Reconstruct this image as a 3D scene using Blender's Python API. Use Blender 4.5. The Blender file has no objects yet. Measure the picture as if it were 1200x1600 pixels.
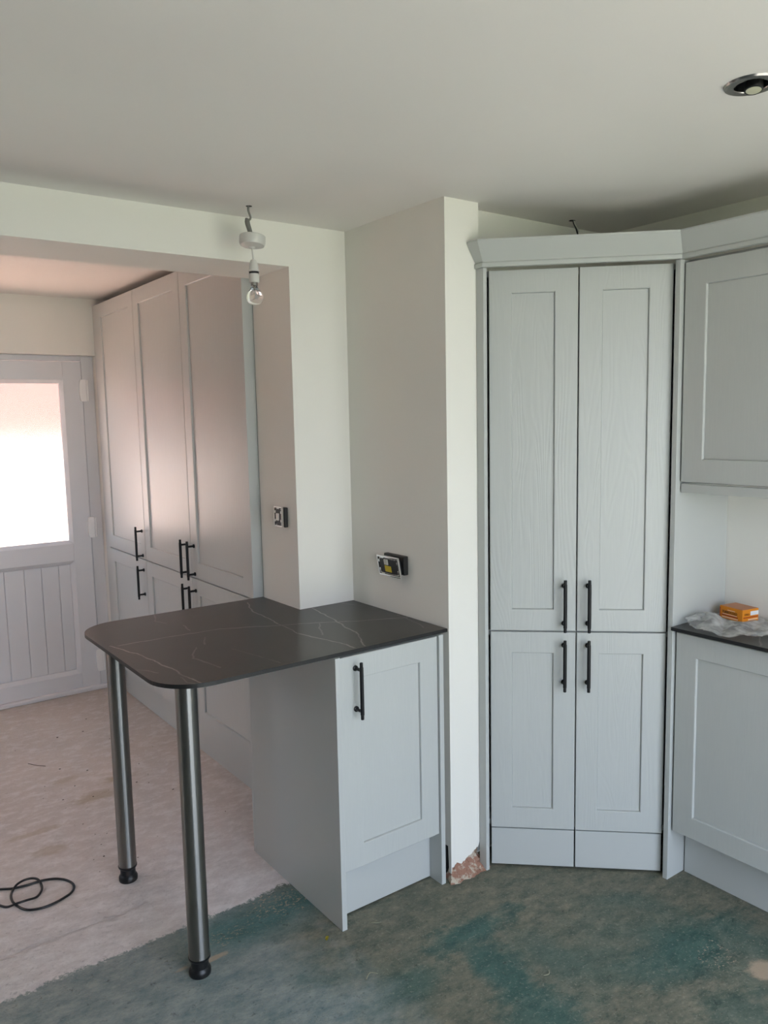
import bpy, bmesh, math, random
import numpy as np
from mathutils import Vector, Matrix, noise
random.seed(7)
sc = bpy.context.scene
# ------------------------------------------------------------------ camera
yaw, pitch, roll = [math.radians(a) for a in (36.1946, -6.6578, -1.1616)]
fwd = Vector((math.sin(yaw)*math.cos(pitch), math.cos(yaw)*math.cos(pitch), math.sin(pitch)))
rt = Vector((math.cos(yaw), -math.sin(yaw), 0)); up = rt.cross(fwd)
r2 = rt*math.cos(roll)+up*math.sin(roll); u2 = up*math.cos(roll)-rt*math.sin(roll)
cd = bpy.data.cameras.new('camera'); cam = bpy.data.objects.new('camera', cd); sc.collection.objects.link(cam)
cd.sensor_fit = 'HORIZONTAL'; cd.sensor_width = 36; cd.lens = 1244.458/1200*36; cd.clip_start = .02
cam.matrix_world = Matrix(((r2.x, u2.x, -fwd.x, 0), (r2.y, u2.y, -fwd.y, 0), (r2.z, u2.z, -fwd.z, 1.57025), (0, 0, 0, 1)))
sc.camera = cam
# ------------------------------------------------------------------ world, sun, exposure
w = bpy.data.worlds.new('world'); sc.world = w; w.use_nodes = True
nt = w.node_tree; nt.nodes.clear()
wo = nt.nodes.new('ShaderNodeOutputWorld'); bg = nt.nodes.new('ShaderNodeBackground')
tc = nt.nodes.new('ShaderNodeTexCoord'); sx = nt.nodes.new('ShaderNodeSeparateXYZ'); cr = nt.nodes.new('ShaderNodeValToRGB')
nt.links.new(tc.outputs['Generated'], sx.inputs[0]); nt.links.new(sx.outputs['Z'], cr.inputs[0])
nt.links.new(cr.outputs[0], bg.inputs[0]); nt.links.new(bg.outputs[0], wo.inputs[0])
cr.color_ramp.elements[0].position = 0.0; cr.color_ramp.elements[0].color = (.82, .88, 1.0, 1)
cr.color_ramp.elements[1].position = .6; cr.color_ramp.elements[1].color = (.56, .74, 1.0, 1)
bg.inputs[1].default_value = 1.95
sl = bpy.data.lights.new('sun', 'SUN'); sl.energy = 10.0; sl.angle = .02; sl.color = (1, .95, .87)
so = bpy.data.objects.new('sun', sl); sc.collection.objects.link(so)
so.rotation_euler = Vector((.06, .10, -.97)).to_track_quat('-Z', 'Y').to_euler()
vs = sc.view_settings; vs.view_transform = 'Standard'; vs.look = 'None'; vs.gamma = 1; vs.use_curve_mapping = False
vs.exposure = 1.87
cy = sc.cycles; cy.use_denoising = True; cy.max_bounces = 12; cy.diffuse_bounces = 6; cy.glossy_bounces = 5
cy.transmission_bounces = 8; cy.sample_clamp_indirect = 8; cy.blur_glossy = .5
try: cy.denoiser = 'OPENIMAGEDENOISE'; cy.denoising_prefilter = 'ACCURATE'
except Exception: pass

def portal(name, loc, rot, sxx, syy):
    l = bpy.data.lights.new(name, 'AREA'); l.shape = 'RECTANGLE'; l.size = sxx; l.size_y = syy
    l.cycles.is_portal = True
    o = bpy.data.objects.new(name, l); sc.collection.objects.link(o); o.location = loc; o.rotation_euler = rot
PI = math.pi
portal('garden_door_daylight', (1.15, -.85, 1.03), (PI/2, 0, 0), 2.1, 2.0)          # emits towards +Y
portal('side_window_daylight', (-1.62, 3.8, 1.475), (PI/2, 0, -PI/2), 1.0, .95)       # emits towards +X

# ------------------------------------------------------------------ materials
def srgb(r, g, b):
    f = lambda c: (c/255/12.92) if c/255 <= .04045 else ((c/255+.055)/1.055)**2.4
    return (f(r), f(g), f(b), 1)
class NT:
    def __init__(s, name):
        s.m = bpy.data.materials.new(name); s.m.use_nodes = True; s.t = s.m.node_tree
        s.b = s.t.nodes['Principled BSDF']; s.out = s.t.nodes['Material Output']
    def n(s, ty, **k):
        q = s.t.nodes.new(ty)
        for a, v in k.items():
            if a.startswith('i_'): q.inputs[a[2:].replace('_', ' ')].default_value = v
            else: setattr(q, a, v)
        return q
    def l(s, a, b): s.t.links.new(a, b)
    def set(s, **k):
        for a, v in k.items(): s.b.inputs[a.replace('_', ' ')].default_value = v
        return s
    def math(s, op, a, b=None, clamp=False):
        q = s.t.nodes.new('ShaderNodeMath'); q.operation = op; q.use_clamp = clamp
        for i, v in enumerate((a, b)):
            if v is None: continue
            if isinstance(v, (int, float)): q.inputs[i].default_value = v
            else: s.l(v, q.inputs[i])
        return q.outputs[0]
    def ramp(s, fac, p0, p1, c0=(0, 0, 0, 1), c1=(1, 1, 1, 1)):
        q = s.t.nodes.new('ShaderNodeValToRGB'); e = q.color_ramp.elements
        e[0].position = p0; e[0].color = c0; e[1].position = p1; e[1].color = c1
        s.l(fac, q.inputs[0]); return q.outputs[0]
    def noise(s, vec, scale, detail=4, rough=.5, dist=0):
        q = s.n('ShaderNodeTexNoise'); q.inputs['Scale'].default_value = scale; q.inputs['Detail'].default_value = detail
        q.inputs['Roughness'].default_value = rough; q.inputs['Distortion'].default_value = dist
        s.l(vec, q.inputs['Vector']); return q.outputs['Fac']
    def mapping(s, vec, scale=(1, 1, 1), loc=(0, 0, 0), rot=(0, 0, 0)):
        q = s.n('ShaderNodeMapping'); q.inputs['Scale'].default_value = scale; q.inputs['Location'].default_value = loc
        q.inputs['Rotation'].default_value = rot; s.l(vec, q.inputs['Vector']); return q.outputs[0]
    def mix(s, fac, a, b):
        q = s.t.nodes.new('ShaderNodeMix'); q.data_type = 'RGBA'
        if isinstance(fac, float): q.inputs[0].default_value = fac
        else: s.l(fac, q.inputs[0])
        for i, v in ((6, a), (7, b)):
            if isinstance(v, tuple): q.inputs[i].default_value = v
            else: s.l(v, q.inputs[i])
        return q.outputs[2]
    def bump(s, h, strength=.2, dist=.001, prev=None):
        q = s.n('ShaderNodeBump'); q.inputs['Strength'].default_value = strength; q.inputs['Distance'].default_value = dist
        s.l(h, q.inputs['Height'])
        if prev: s.l(prev, q.inputs['Normal'])
        s.l(q.outputs[0], s.b.inputs['Normal']); return q.outputs[0]
    def obj(s): return s.n('ShaderNodeTexCoord').outputs['Object']
    def pos(s): return s.n('ShaderNodeNewGeometry').outputs['Position']

MAT = {}
def simple(name, col, rough=.5, metal=0, **k):
    t = NT(name); t.set(Base_Color=col, Roughness=rough, Metallic=metal)
    for a, v in k.items(): t.b.inputs[a.replace('_', ' ')].default_value = v
    MAT[name] = t.m; return t.m

def plaster(name, col, col2, scale=1.6):
    t = NT(name); p = t.pos()
    t.l(t.mix(t.ramp(t.noise(p, scale, 3), .35, .7), col, col2), t.b.inputs['Base Color'])
    t.set(Roughness=.75); t.b.inputs['Specular IOR Level'].default_value = .3
    h = t.math('ADD', t.noise(p, 5, 2), t.math('MULTIPLY', t.noise(p, 240, 2), .04))
    t.bump(h, .35, .006); MAT[name] = t.m
plaster('white_wall_paint', (.81, .79, .735, 1), (.78, .762, .71, 1))
plaster('ceiling_paint', (.81, .782, .745, 1), (.775, .748, .71, 1), 1.1)
plaster('bare_plaster', (.30, .25, .22, 1), (.26, .215, .19, 1))
plaster('outside_render', (.72, .70, .66, 1), (.66, .64, .6, 1))

def cabinet_paint(name, grain):
    t = NT(name); o = t.obj(); t.set(Roughness=.34); t.b.inputs['Specular IOR Level'].default_value = .45
    c0, c1 = (.485, .500, .485, 1), (.505, .518, .502, 1)
    if grain:
        info = t.n('ShaderNodeObjectInfo')
        off = t.n('ShaderNodeVectorMath', operation='SCALE'); off.inputs[0].default_value = (3.1, 5.7, 9.3); t.l(info.outputs['Random'], off.inputs[3])
        add = t.n('ShaderNodeVectorMath', operation='ADD'); t.l(o, add.inputs[0]); t.l(off.outputs[0], add.inputs[1])
        v = t.mapping(add.outputs[0], (1, 1, .13))
        big = t.noise(v, 7, 2, .5, .4)
        rings = t.math('SINE', t.math('MULTIPLY', big, 150))
        fine = t.noise(t.mapping(add.outputs[0], (1, 1, .03)), 420, 3)
        h = t.math('ADD', t.math('MULTIPLY', rings, .5), fine)
        t.bump(h, .28, .0006)
        t.l(t.mix(t.ramp(fine, .3, .7), c0, c1), t.b.inputs['Base Color'])
    else:
        t.l(t.mix(t.noise(o, 3, 2), c0, c1), t.b.inputs['Base Color'])
        t.bump(t.noise(t.mapping(o, (1, 1, .04)), 300, 2), .06, .0005)
    MAT[name] = t.m
cabinet_paint('grained_door_paint', True)
cabinet_paint('panel_paint', False)
simple('carcass_board', (.42, .43, .42, 1), .6)
simple('black_handle_metal', (.006, .006, .007, 1), .42, .3)
simple('laminate_core', (.008, .008, .008, 1), .45)
simple('black_plastic', (.008, .008, .009, 1), .35)
simple('gasket_plastic', (.015, .014, .013, 1), .5)
simple('white_plastic', (.62, .61, .58, 1), .35)
simple('upvc', (.68, .68, .70, 1), .28)
simple('hinge_white', (.84, .83, .82, 1), .3)
simple('upvc_gasket', (.10, .10, .10, 1), .6)
simple('chrome', (.86, .86, .86, 1), .12, 1)
simple('dark_chrome', (.30, .29, .28, 1), .25, 1)
simple('grey_cable', (.16, .16, .145, 1), .5)
simple('bare_wire', (.55, .55, .5, 1), .4)
simple('lamp_lens', (.55, .54, .40, 1), .12)
simple('yellow_label', (.62, .46, .02, 1), .5)
simple('orange_card', srgb(226, 138, 22), .5)
simple('card_top', srgb(190, 130, 95), .55)
simple('card_print', (.06, .012, .012, 1), .5)
simple('card_pale', srgb(245, 205, 170), .5)
simple('card_white', (.80, .80, .82, 1), .5)
simple('card_red', srgb(170, 62, 20), .5)
simple('mortar_grey', (.40, .39, .36, 1), .9)
simple('tungsten', (.5, .48, .42, 1), .3, 1)
simple('dry_leaf', srgb(190, 175, 60), .6)
simple('straw', srgb(150, 148, 125), .7)
simple('grit', (.10, .075, .06, 1), .8)
simple('paving', (.27, .255, .22, 1), .85)
simple('pink_paving', (.80, .53, .42, 1), .85)
simple('lawn', (.22, .26, .14, 1), .9)
simple('hole_dark', (.01, .009, .008, 1), .9)

t = NT('brushed_steel'); o = t.obj(); t.set(Base_Color=(.26, .255, .245, 1), Metallic=1, Roughness=.36)
t.b.inputs['Anisotropic'].default_value = .92; t.b.inputs['Anisotropic Rotation'].default_value = .25
tg = t.n('ShaderNodeTangent', direction_type='RADIAL', axis='Z'); t.l(tg.outputs[0], t.b.inputs['Tangent'])
t.bump(t.noise(t.mapping(o, (.6, .6, 60)), 12, 3), .05, .0004); MAT['brushed_steel'] = t.m

t = NT('clear_glass'); t.set(Base_Color=(1, 1, 1, 1), Roughness=0, IOR=1.25); t.b.inputs['Transmission Weight'].default_value = 1; MAT['clear_glass'] = t.m
t = NT('frosted_glass'); t.set(Base_Color=(.97, .97, .97, 1), Roughness=.24, IOR=1.3); t.b.inputs['Transmission Weight'].default_value = 1
p = t.pos(); t.bump(t.noise(p, 190, 2), .35, .002); MAT['frosted_glass'] = t.m

t = NT('plastic_film'); t.set(Base_Color=(.86, .86, .85, 1), Roughness=.22, IOR=1.3)
tr = t.n('ShaderNodeBsdfTransparent'); mx = t.n('ShaderNodeMixShader')
lw = t.n('ShaderNodeLayerWeight'); lw.inputs[0].default_value = .45
p = t.pos()
fac = t.math('ADD', t.math('MULTIPLY', lw.outputs['Facing'], .5), t.ramp(t.noise(p, 22, 3), .40, .65, (.06, .06, .06, 1), (.50, .50, .50, 1)), True)
t.l(fac, mx.inputs[0]); t.l(tr.outputs[0], mx.inputs[1]); t.l(t.b.outputs[0], mx.inputs[2]); t.l(mx.outputs[0], t.out.inputs[0])
t.bump(t.noise(p, 35, 3), .4, .004); MAT['plastic_film'] = t.m

# brick for the outside walls
t = NT('outside_brick'); g = t.pos()
sp = t.n('ShaderNodeSeparateXYZ'); t.l(g, sp.inputs[0]); cb = t.n('ShaderNodeCombineXYZ')
t.l(t.math('ADD', sp.outputs['X'], sp.outputs['Y']), cb.inputs[0]); t.l(sp.outputs['Z'], cb.inputs[1])
br = t.n('ShaderNodeTexBrick'); t.l(cb.outputs[0], br.inputs['Vector'])
br.inputs['Scale'].default_value = 1; br.inputs['Brick Width'].default_value = .225; br.inputs['Row Height'].default_value = .075; br.inputs['Mortar Size'].default_value = .01
br.inputs['Color1'].default_value = (.17, .088, .068, 1); br.inputs['Color2'].default_value = (.15, .075, .057, 1); br.inputs['Mortar'].default_value = (.20, .14, .12, 1)
t.l(br.outputs[0], t.b.inputs['Base Color']); t.set(Roughness=.85); MAT['outside_brick'] = t.m

# rubble at the foot of the nib
t = NT('broken_plaster'); p = t.pos()
c = t.mix(t.ramp(t.noise(p, 26, 6, .75), .50, .56), srgb(158, 118, 100), srgb(196, 184, 166))
c = t.mix(t.ramp(t.noise(p, 70, 4, .7), .60, .68), c, srgb(120, 85, 70))
t.l(c, t.b.inputs['Base Color']); t.set(Roughness=.9); t.bump(t.noise(p, 90, 5, .7), .8, .004); MAT['broken_plaster'] = t.m

def segdist(t, P, pts):
    """shortest distance (in the XY plane) from vector socket P to a polyline"""
    out = None
    for (ax, ay), (bx, by) in zip(pts[:-1], pts[1:]):
        dx, dy = bx-ax, by-ay; L2 = dx*dx+dy*dy
        sub = t.n('ShaderNodeVectorMath', operation='SUBTRACT'); t.l(P, sub.inputs[0]); sub.inputs[1].default_value = (ax, ay, 0)
        dot = t.n('ShaderNodeVectorMath', operation='DOT_PRODUCT'); t.l(sub.outputs[0], dot.inputs[0]); dot.inputs[1].default_value = (dx/L2, dy/L2, 0)
        h = t.math('MINIMUM', t.math('MAXIMUM', dot.outputs['Value'], 0.), 1.)
        scl = t.n('ShaderNodeVectorMath', operation='SCALE'); scl.inputs[0].default_value = (dx, dy, 0); t.l(h, scl.inputs[3])
        d = t.n('ShaderNodeVectorMath', operation='DISTANCE'); t.l(sub.outputs[0], d.inputs[0]); t.l(scl.outputs[0], d.inputs[1])
        out = d.outputs['Value'] if out is None else t.math('MINIMUM', out, d.outputs['Value'])
    return out

# veined dark laminate worktop; the polylines are the printed veins, in room metres
TEAL_BLOBS = [(1.542, 1.702, 0.16, 0.05, 0.3, 1), (1.491, 1.474, 0.07, 0.22, -0.35, 1), (2.005, 1.246, 0.2, 0.09, 0.2, 0.9), (1.248, 1.63, 0.16, 0.05, 0.5, 0.6), (1.453, 1.32, 0.12, 0.1, 0, 0.8), (1.869, 1.027, 0.1, 0.1, 0, 0.5)]
SAND_BLOBS = [(0.897, 3.34, 0.1, 0.045, 0.5, 0.6), (1.033, 3.465, 0.06, 0.03, 0.5, 0.7), (0.831, 3.587, 0.05, 0.03, 0.3, 0.4), (0.624, 3.01, 0.06, 0.03, 0.3, 0.4), (0.63, 3.182, 0.12, 0.02, 0.7, 0.4)]
FLECK_BLOBS = [(1.105, 2.187, 0.12, 0.1, 0.0, 1.0), (0.95, 2.145, 0.14, 0.05, 0.0, 0.9), (2.053, 1.172, 0.13, 0.09, 0.3, 0.9), (1.76, 1.401, 0.05, 0.03, 0, 0.4), (1.232, 2.199, 0.08, 0.05, 0, 1)]
PEACH_BLOBS = [(2.078, 1.067, 0.05, 0.05, 0.2, 0.9), (0.864, 2.074, 0.045, 0.012, 0.7, 0.8), (0.767, 2.087, 0.03, 0.012, 0.4, 0.6)]
VEINS_STRONG = [[(0.756, 2.464), (0.945, 2.457), (1.092, 2.443), (1.203, 2.39), (1.276, 2.349), (1.419, 2.28), (1.52, 2.221), (1.67, 2.153)], [(0.737, 2.48), (0.772, 2.342), (0.793, 2.204), (0.803, 2.078), (0.818, 1.96)], [(1.342, 2.736), (1.293, 2.601), (1.288, 2.449), (1.276, 2.349), (1.268, 2.231), (1.287, 2.127), (1.309, 2.053), (1.315, 1.967)], [(1.487, 2.495), (1.468, 2.369), (1.442, 2.238), (1.419, 2.111), (1.382, 2.023), (1.347, 1.963)]]
VEINS_FAINT = [[(1.665, 2.199), (1.652, 2.095), (1.625, 2.012)], [(1.389, 2.284), (1.351, 2.221), (1.316, 2.151)], [(1.011, 2.372), (0.972, 2.302)], [(0.941, 2.284), (0.888, 2.183), (0.904, 2.119), (0.914, 2.046)], [(1.014, 2.574), (1.007, 2.49)], [(0.991, 2.783), (0.964, 2.689), (0.982, 2.634)], [(1.019, 2.197), (1.048, 2.089), (1.067, 1.974)], [(0.714, 2.188), (0.746, 2.151), (0.756, 2.117)], [(0.796, 2.039), (0.787, 1.985), (0.808, 1.952)], [(1.616, 2.495), (1.646, 2.402), (1.678, 2.291)], [(2.25, 1.2), (2.4, 1.28), (2.5, 1.3)], [(2.3, 0.9), (2.42, 1.1), (2.55, 1.18)]]
t = NT('veined_black_laminate'); p = t.pos()
flat = t.n('ShaderNodeVectorMath', operation='MULTIPLY'); t.l(p, flat.inputs[0]); flat.inputs[1].default_value = (1, 1, 0)
nz = t.n('ShaderNodeTexNoise'); nz.inputs['Scale'].default_value = 14; nz.inputs['Detail'].default_value = 4; t.l(flat.outputs[0], nz.inputs['Vector'])
sb = t.n('ShaderNodeVectorMath', operation='SUBTRACT'); t.l(nz.outputs['Color'], sb.inputs[0]); sb.inputs[1].default_value = (.5, .5, .5)
sc_ = t.n('ShaderNodeVectorMath', operation='MULTIPLY'); t.l(sb.outputs[0], sc_.inputs[0]); sc_.inputs[1].default_value = (.028, .028, 0)
ad = t.n('ShaderNodeVectorMath', operation='ADD'); t.l(flat.outputs[0], ad.inputs[0]); t.l(sc_.outputs[0], ad.inputs[1])
PP = ad.outputs[0]
def veins(lst):
    out = None
    for pl in lst:
        d = segdist(t, PP, pl); out = d if out is None else t.math('MINIMUM', out, d)
    return out
brk = t.ramp(t.noise(flat.outputs[0], 9, 3), .30, .52)
s1 = t.math('MULTIPLY', t.ramp(veins(VEINS_STRONG), .0006, .0026, (1, 1, 1, 1), (0, 0, 0, 1)), t.math('ADD', t.math('MULTIPLY', brk, .55), .35))
s2 = t.math('MULTIPLY', t.ramp(veins(VEINS_FAINT), .0004, .0022, (1, 1, 1, 1), (0, 0, 0, 1)), t.math('MULTIPLY', brk, .42))
f = t.math('MAXIMUM', s1, s2)
base = t.mix(t.ramp(t.noise(p, 5, 6, .65), .35, .7), (.020, .018, .018, 1), (.034, .030, .029, 1))
t.l(t.mix(f, base, (.33, .29, .27, 1)), t.b.inputs['Base Color'])
t.set(Roughness=.34); t.b.inputs['Specular IOR Level'].default_value = .6
t.bump(t.noise(p, 130, 5, .7), .16, .001); MAT['veined_black_laminate'] = t.m

# floor: old teal paint over concrete in the kitchen, bare peach screed beyond the old wall line
t = NT('painted_concrete_floor'); p = t.pos()
s3 = t.n('ShaderNodeSeparateXYZ'); t.l(p, s3.inputs[0]); X, Y = s3.outputs['X'], s3.outputs['Y']
big = t.noise(p, 1.7, 5, .55, .3); med = t.noise(t.mapping(p, (1, 1, 1), (5, 3, 0), (0, 0, .5)), 5.5, 6, .6, .5)
streak = t.noise(t.mapping(p, (1, 1.7, 1), (0, 0, 0), (0, 0, .5)), 13, 10, .78)
fine = t.noise(p, 95, 5, .7)
grime = t.mix(t.ramp(streak, .36, .66), srgb(74, 84, 73), srgb(142, 136, 118))
teal = t.mix(t.ramp(streak, .35, .62), srgb(38, 76, 70), srgb(80, 110, 102))
bluegrey = t.mix(t.ramp(streak, .38, .62), srgb(118, 136, 138), srgb(168, 172, 170))
def blob(cx, cy, rx, ry, rot=0, lo=.55, hi=1.3):
    v = t.mapping(p, (1, 1, 1), (-cx, -cy, 0))
    v = t.mapping(v, (1/rx, 1/ry, 0), (0, 0, 0), (0, 0, -rot))
    q = t.n('ShaderNodeVectorMath', operation='LENGTH'); t.l(v, q.inputs[0])
    d = t.math('ADD', q.outputs['Value'], t.math('MULTIPLY', t.math('SUBTRACT', med, .5), 2.2))
    d = t.math('ADD', d, t.math('MULTIPLY', t.math('SUBTRACT', streak, .5), 2.0))
    return t.ramp(d, lo/2, hi/2, (1, 1, 1, 1), (0, 0, 0, 1)) if False else t.ramp(t.math('MULTIPLY', d, .5), lo/2, hi/2, (1, 1, 1, 1), (0, 0, 0, 1))
kitchen = t.mix(t.ramp(big, .50, .66), grime, teal)
for a in TEAL_BLOBS: kitchen = t.mix(t.math('MULTIPLY', blob(*a[:5]), a[5]), kitchen, teal)
# blue-grey scuffed paint left of the peninsula
lft = t.ramp(t.math('ADD', X, t.math('MULTIPLY', t.math('SUBTRACT', med, .5), .5)), .98/2, 1.28/2)
# ramp works on 0..1, so halve the coordinate
xl = t.math('MULTIPLY', t.math('ADD', X, t.math('MULTIPLY', t.math('SUBTRACT', med, .5), .5)), .5)
lft = t.ramp(xl, .50, .62, (1, 1, 1, 1), (0, 0, 0, 1))
kitchen = t.mix(t.math('MULTIPLY', lft, .85), kitchen, bluegrey)
# crisp teal band just before the old wall line
band = t.ramp(t.math('ABSOLUTE', t.math('SUBTRACT', t.math('ADD', Y, t.math('MULTIPLY', med, .12)), 2.22)), .03, .14, (1, 1, 1, 1), (0, 0, 0, 1))
xb = t.ramp(t.math('MULTIPLY', X, .5), .38, .46)
kitchen = t.mix(t.math('MULTIPLY', t.math('MULTIPLY', band, xb), .85), kitchen, t.mix(t.ramp(streak, .35, .6), srgb(40, 90, 90), srgb(72, 118, 118)))
for rot_, col_, a_ in ((.3, srgb(150, 146, 130), .38), (-.9, srgb(34, 38, 34), .40), (1.4, srgb(128, 132, 120), .28)):
    scr = t.noise(t.mapping(p, (1, 9, 1), (0, 0, 0), (0, 0, rot_)), 26, 6, .8)
    kitchen = t.mix(t.math('MULTIPLY', t.ramp(scr, .58, .68), a_), kitchen, col_)
kitchen = t.mix(t.math('MULTIPLY', t.ramp(fine, .57, .63), .42), kitchen, srgb(158, 156, 140))
kitchen = t.mix(t.math('MULTIPLY', t.ramp(t.noise(p, 33, 8, .82), .58, .62), .5), kitchen, srgb(40, 45, 40))
peach = t.mix(t.ramp(big, .35, .68), srgb(200, 184, 172), srgb(186, 170, 158))
peach = t.mix(t.math('MULTIPLY', t.ramp(streak, .48, .60), .6), peach, srgb(226, 218, 214))
peach = t.mix(t.math('MULTIPLY', t.ramp(t.noise(p, 46, 10, .85), .57, .61), .5), peach, srgb(156, 130, 112))
near = t.ramp(t.math('MULTIPLY', t.math('SUBTRACT', Y, 2.2), .5), .10, .75, (1, 1, 1, 1), (0, 0, 0, 1))  # screed painted paler towards the kitchen, standing in for daylight falling there
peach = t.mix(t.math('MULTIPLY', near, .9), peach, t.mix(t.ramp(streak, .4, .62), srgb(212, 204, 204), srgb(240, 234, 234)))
for a in SAND_BLOBS: peach = t.mix(t.math('MULTIPLY', blob(*a[:5]), a[5]), peach, srgb(164, 140, 104))
# flecks of screed showing through worn paint
fl = t.noise(t.mapping(p, (1, 1.4, 1), (0, 0, 0), (0, 0, .4)), 75, 7, .8)
for a in FLECK_BLOBS:
    b_ = blob(*a[:5]); thr = t.math('SUBTRACT', fl, t.math('MULTIPLY', b_, .17*a[5]))
    kitchen = t.mix(t.ramp(thr, .25, .29, (1, 1, 1, 1), (0, 0, 0, 1)), kitchen, srgb(178, 158, 136))
for a in PEACH_BLOBS: kitchen = t.mix(t.math('MULTIPLY', blob(*a[:5], .7, 1.15), a[5]), kitchen, srgb(186, 164, 142))
ridge = segdist(t, p, [(-.2, 2.40), (.355, 2.459), (.55, 2.462), (.70, 2.455), (.80, 2.47)])
rl = t.ramp(t.math('ADD', ridge, t.math('MULTIPLY', t.math('SUBTRACT', streak, .5), .02)), .001, .006, (1, 1, 1, 1), (0, 0, 0, 1))
peach = t.mix(t.math('MULTIPLY', rl, t.math('MULTIPLY', t.ramp(streak, .40, .58), .5)), peach, srgb(120, 96, 78))
edge = t.math('ADD', Y, t.math('MULTIPLY', t.math('SUBTRACT', t.noise(p, 4, 3), .5), .10))
edge = t.math('ADD', edge, t.math('MULTIPLY', t.math('SUBTRACT', t.noise(p, 60, 5, .8), .5), .10))
e = t.ramp(t.math('SUBTRACT', edge, 1.77), .494, .504)
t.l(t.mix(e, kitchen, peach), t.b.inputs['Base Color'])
rr = t.mix(e, t.mix(t.ramp(streak, .4, .6), (.55, .55, .55, 1), (.75, .75, .75, 1)), t.mix(t.ramp(streak, .42, .62), (.28, .28, .28, 1), (.50, .50, .50, 1)))
t.l(rr, t.b.inputs['Roughness'])
ridge = segdist(t, p, [(-.2, 2.40), (.355, 2.459), (.55, 2.462), (.70, 2.455), (.80, 2.47)])
rh = t.ramp(t.math('ADD', ridge, t.math('MULTIPLY', t.math('SUBTRACT', streak, .5), .03)), .002, .012, (1, 1, 1, 1), (0, 0, 0, 1))
pit = t.ramp(t.noise(p, 52, 7, .8), .34, .42)
h = t.math('ADD', t.math('ADD', t.math('MULTIPLY', streak, .9), t.math('ADD', t.math('MULTIPLY', fine, .35), t.math('MULTIPLY', pit, .3))), t.math('MULTIPLY', rh, -.5))
t.bump(h, .8, .005); MAT['painted_concrete_floor'] = t.m

# ------------------------------------------------------------------ helpers
C = sc.collection
WM = {}
def link(name, data, parent=None, M=None):
    o = bpy.data.objects.new(name, data); C.objects.link(o)
    M = M if M is not None else (WM[parent.name] if parent else Matrix())
    WM[o.name] = M.copy()
    if parent:
        o.parent = parent; o.matrix_local = WM[parent.name].inverted() @ M
    else: o.matrix_world = M
    return o
def props(o, label=None, cat=None, group=None, kind=None):
    for k, v in (('label', label), ('category', cat), ('group', group), ('kind', kind)):
        if v: o[k] = v
    return o
def thing(name, label, cat, M, group=None):
    o = link(name, None, None, M); o.empty_display_size = .1; return props(o, label, cat, group)
def TR(x, y, z=0, rz=0): return Matrix.Translation((x, y, z)) @ Matrix.Rotation(rz, 4, 'Z')
def edge_slot(me):
    me.materials.append(MAT['laminate_core'])
    for q in me.polygons:
        if q.normal.z < .9: q.material_index = 1
    return me
def mesh(bm, mat, smooth=False, name='m', flip=True):
    if flip: bmesh.ops.recalc_face_normals(bm, faces=bm.faces)
    me = bpy.data.meshes.new(name); bm.to_mesh(me); bm.free()
    for m in (mat if isinstance(mat, (list, tuple)) else [mat]): me.materials.append(MAT[m])
    if smooth:
        for q in me.polygons: q.use_smooth = True
        if smooth != True: me.set_sharp_from_angle(angle=math.radians(smooth))
    return me
def box(bm, x0, x1, y0, y1, z0, z1, bev=0, mi=0):
    vs_ = [bm.verts.new((x, y, z)) for x in (x0, x1) for y in (y0, y1) for z in (z0, z1)]
    fs = []
    for f_ in ((0, 1, 3, 2), (4, 6, 7, 5), (0, 4, 5, 1), (2, 3, 7, 6), (0, 2, 6, 4), (1, 5, 7, 3)):
        q = bm.faces.new([vs_[i] for i in f_]); q.material_index = mi; fs.append(q)
    if bev:
        es = list({e_ for q in fs for e_ in q.edges})
        bmesh.ops.bevel(bm, geom=es, offset=bev, segments=1, affect='EDGES', profile=.5)
def bx(name, parent, mat, x0, x1, y0, y1, z0, z1, bev=.0008, M=None):
    bm = bmesh.new(); box(bm, x0, x1, y0, y1, z0, z1, bev)
    return link(name, mesh(bm, mat), parent, M)
def prism(bm, pts, z0, z1):
    a = [bm.verts.new((x, y, z0)) for x, y in pts]; b = [bm.verts.new((x, y, z1)) for x, y in pts]
    bm.faces.new(a[::-1]); bm.faces.new(b); n = len(pts)
    for i in range(n): bm.faces.new((a[i], a[(i+1) % n], b[(i+1) % n], b[i]))
def lathe(bm, prof, seg=32, M=None, mi=0, close=False):
    rings = []
    for r, z in prof:
        if r < 1e-6: rings.append([bm.verts.new((0, 0, z))])
        else: rings.append([bm.verts.new((r*math.cos(2*PI*i/seg), r*math.sin(2*PI*i/seg), z)) for i in range(seg)])
    prs = list(zip(rings[:-1], rings[1:])) + ([(rings[-1], rings[0])] if close else [])
    for a, b in prs:
        for i in range(seg):
            j = (i+1) % seg
            if len(a) == 1 and len(b) == 1: continue
            if len(a) == 1: q = bm.faces.new((a[0], b[i], b[j]))
            elif len(b) == 1: q = bm.faces.new((a[i], a[j], b[0]))
            else: q = bm.faces.new((a[i], a[j], b[j], b[i]))
            q.material_index = mi
    if M is not None: bmesh.ops.transform(bm, matrix=M, verts=[v for r in rings for v in r])
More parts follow.
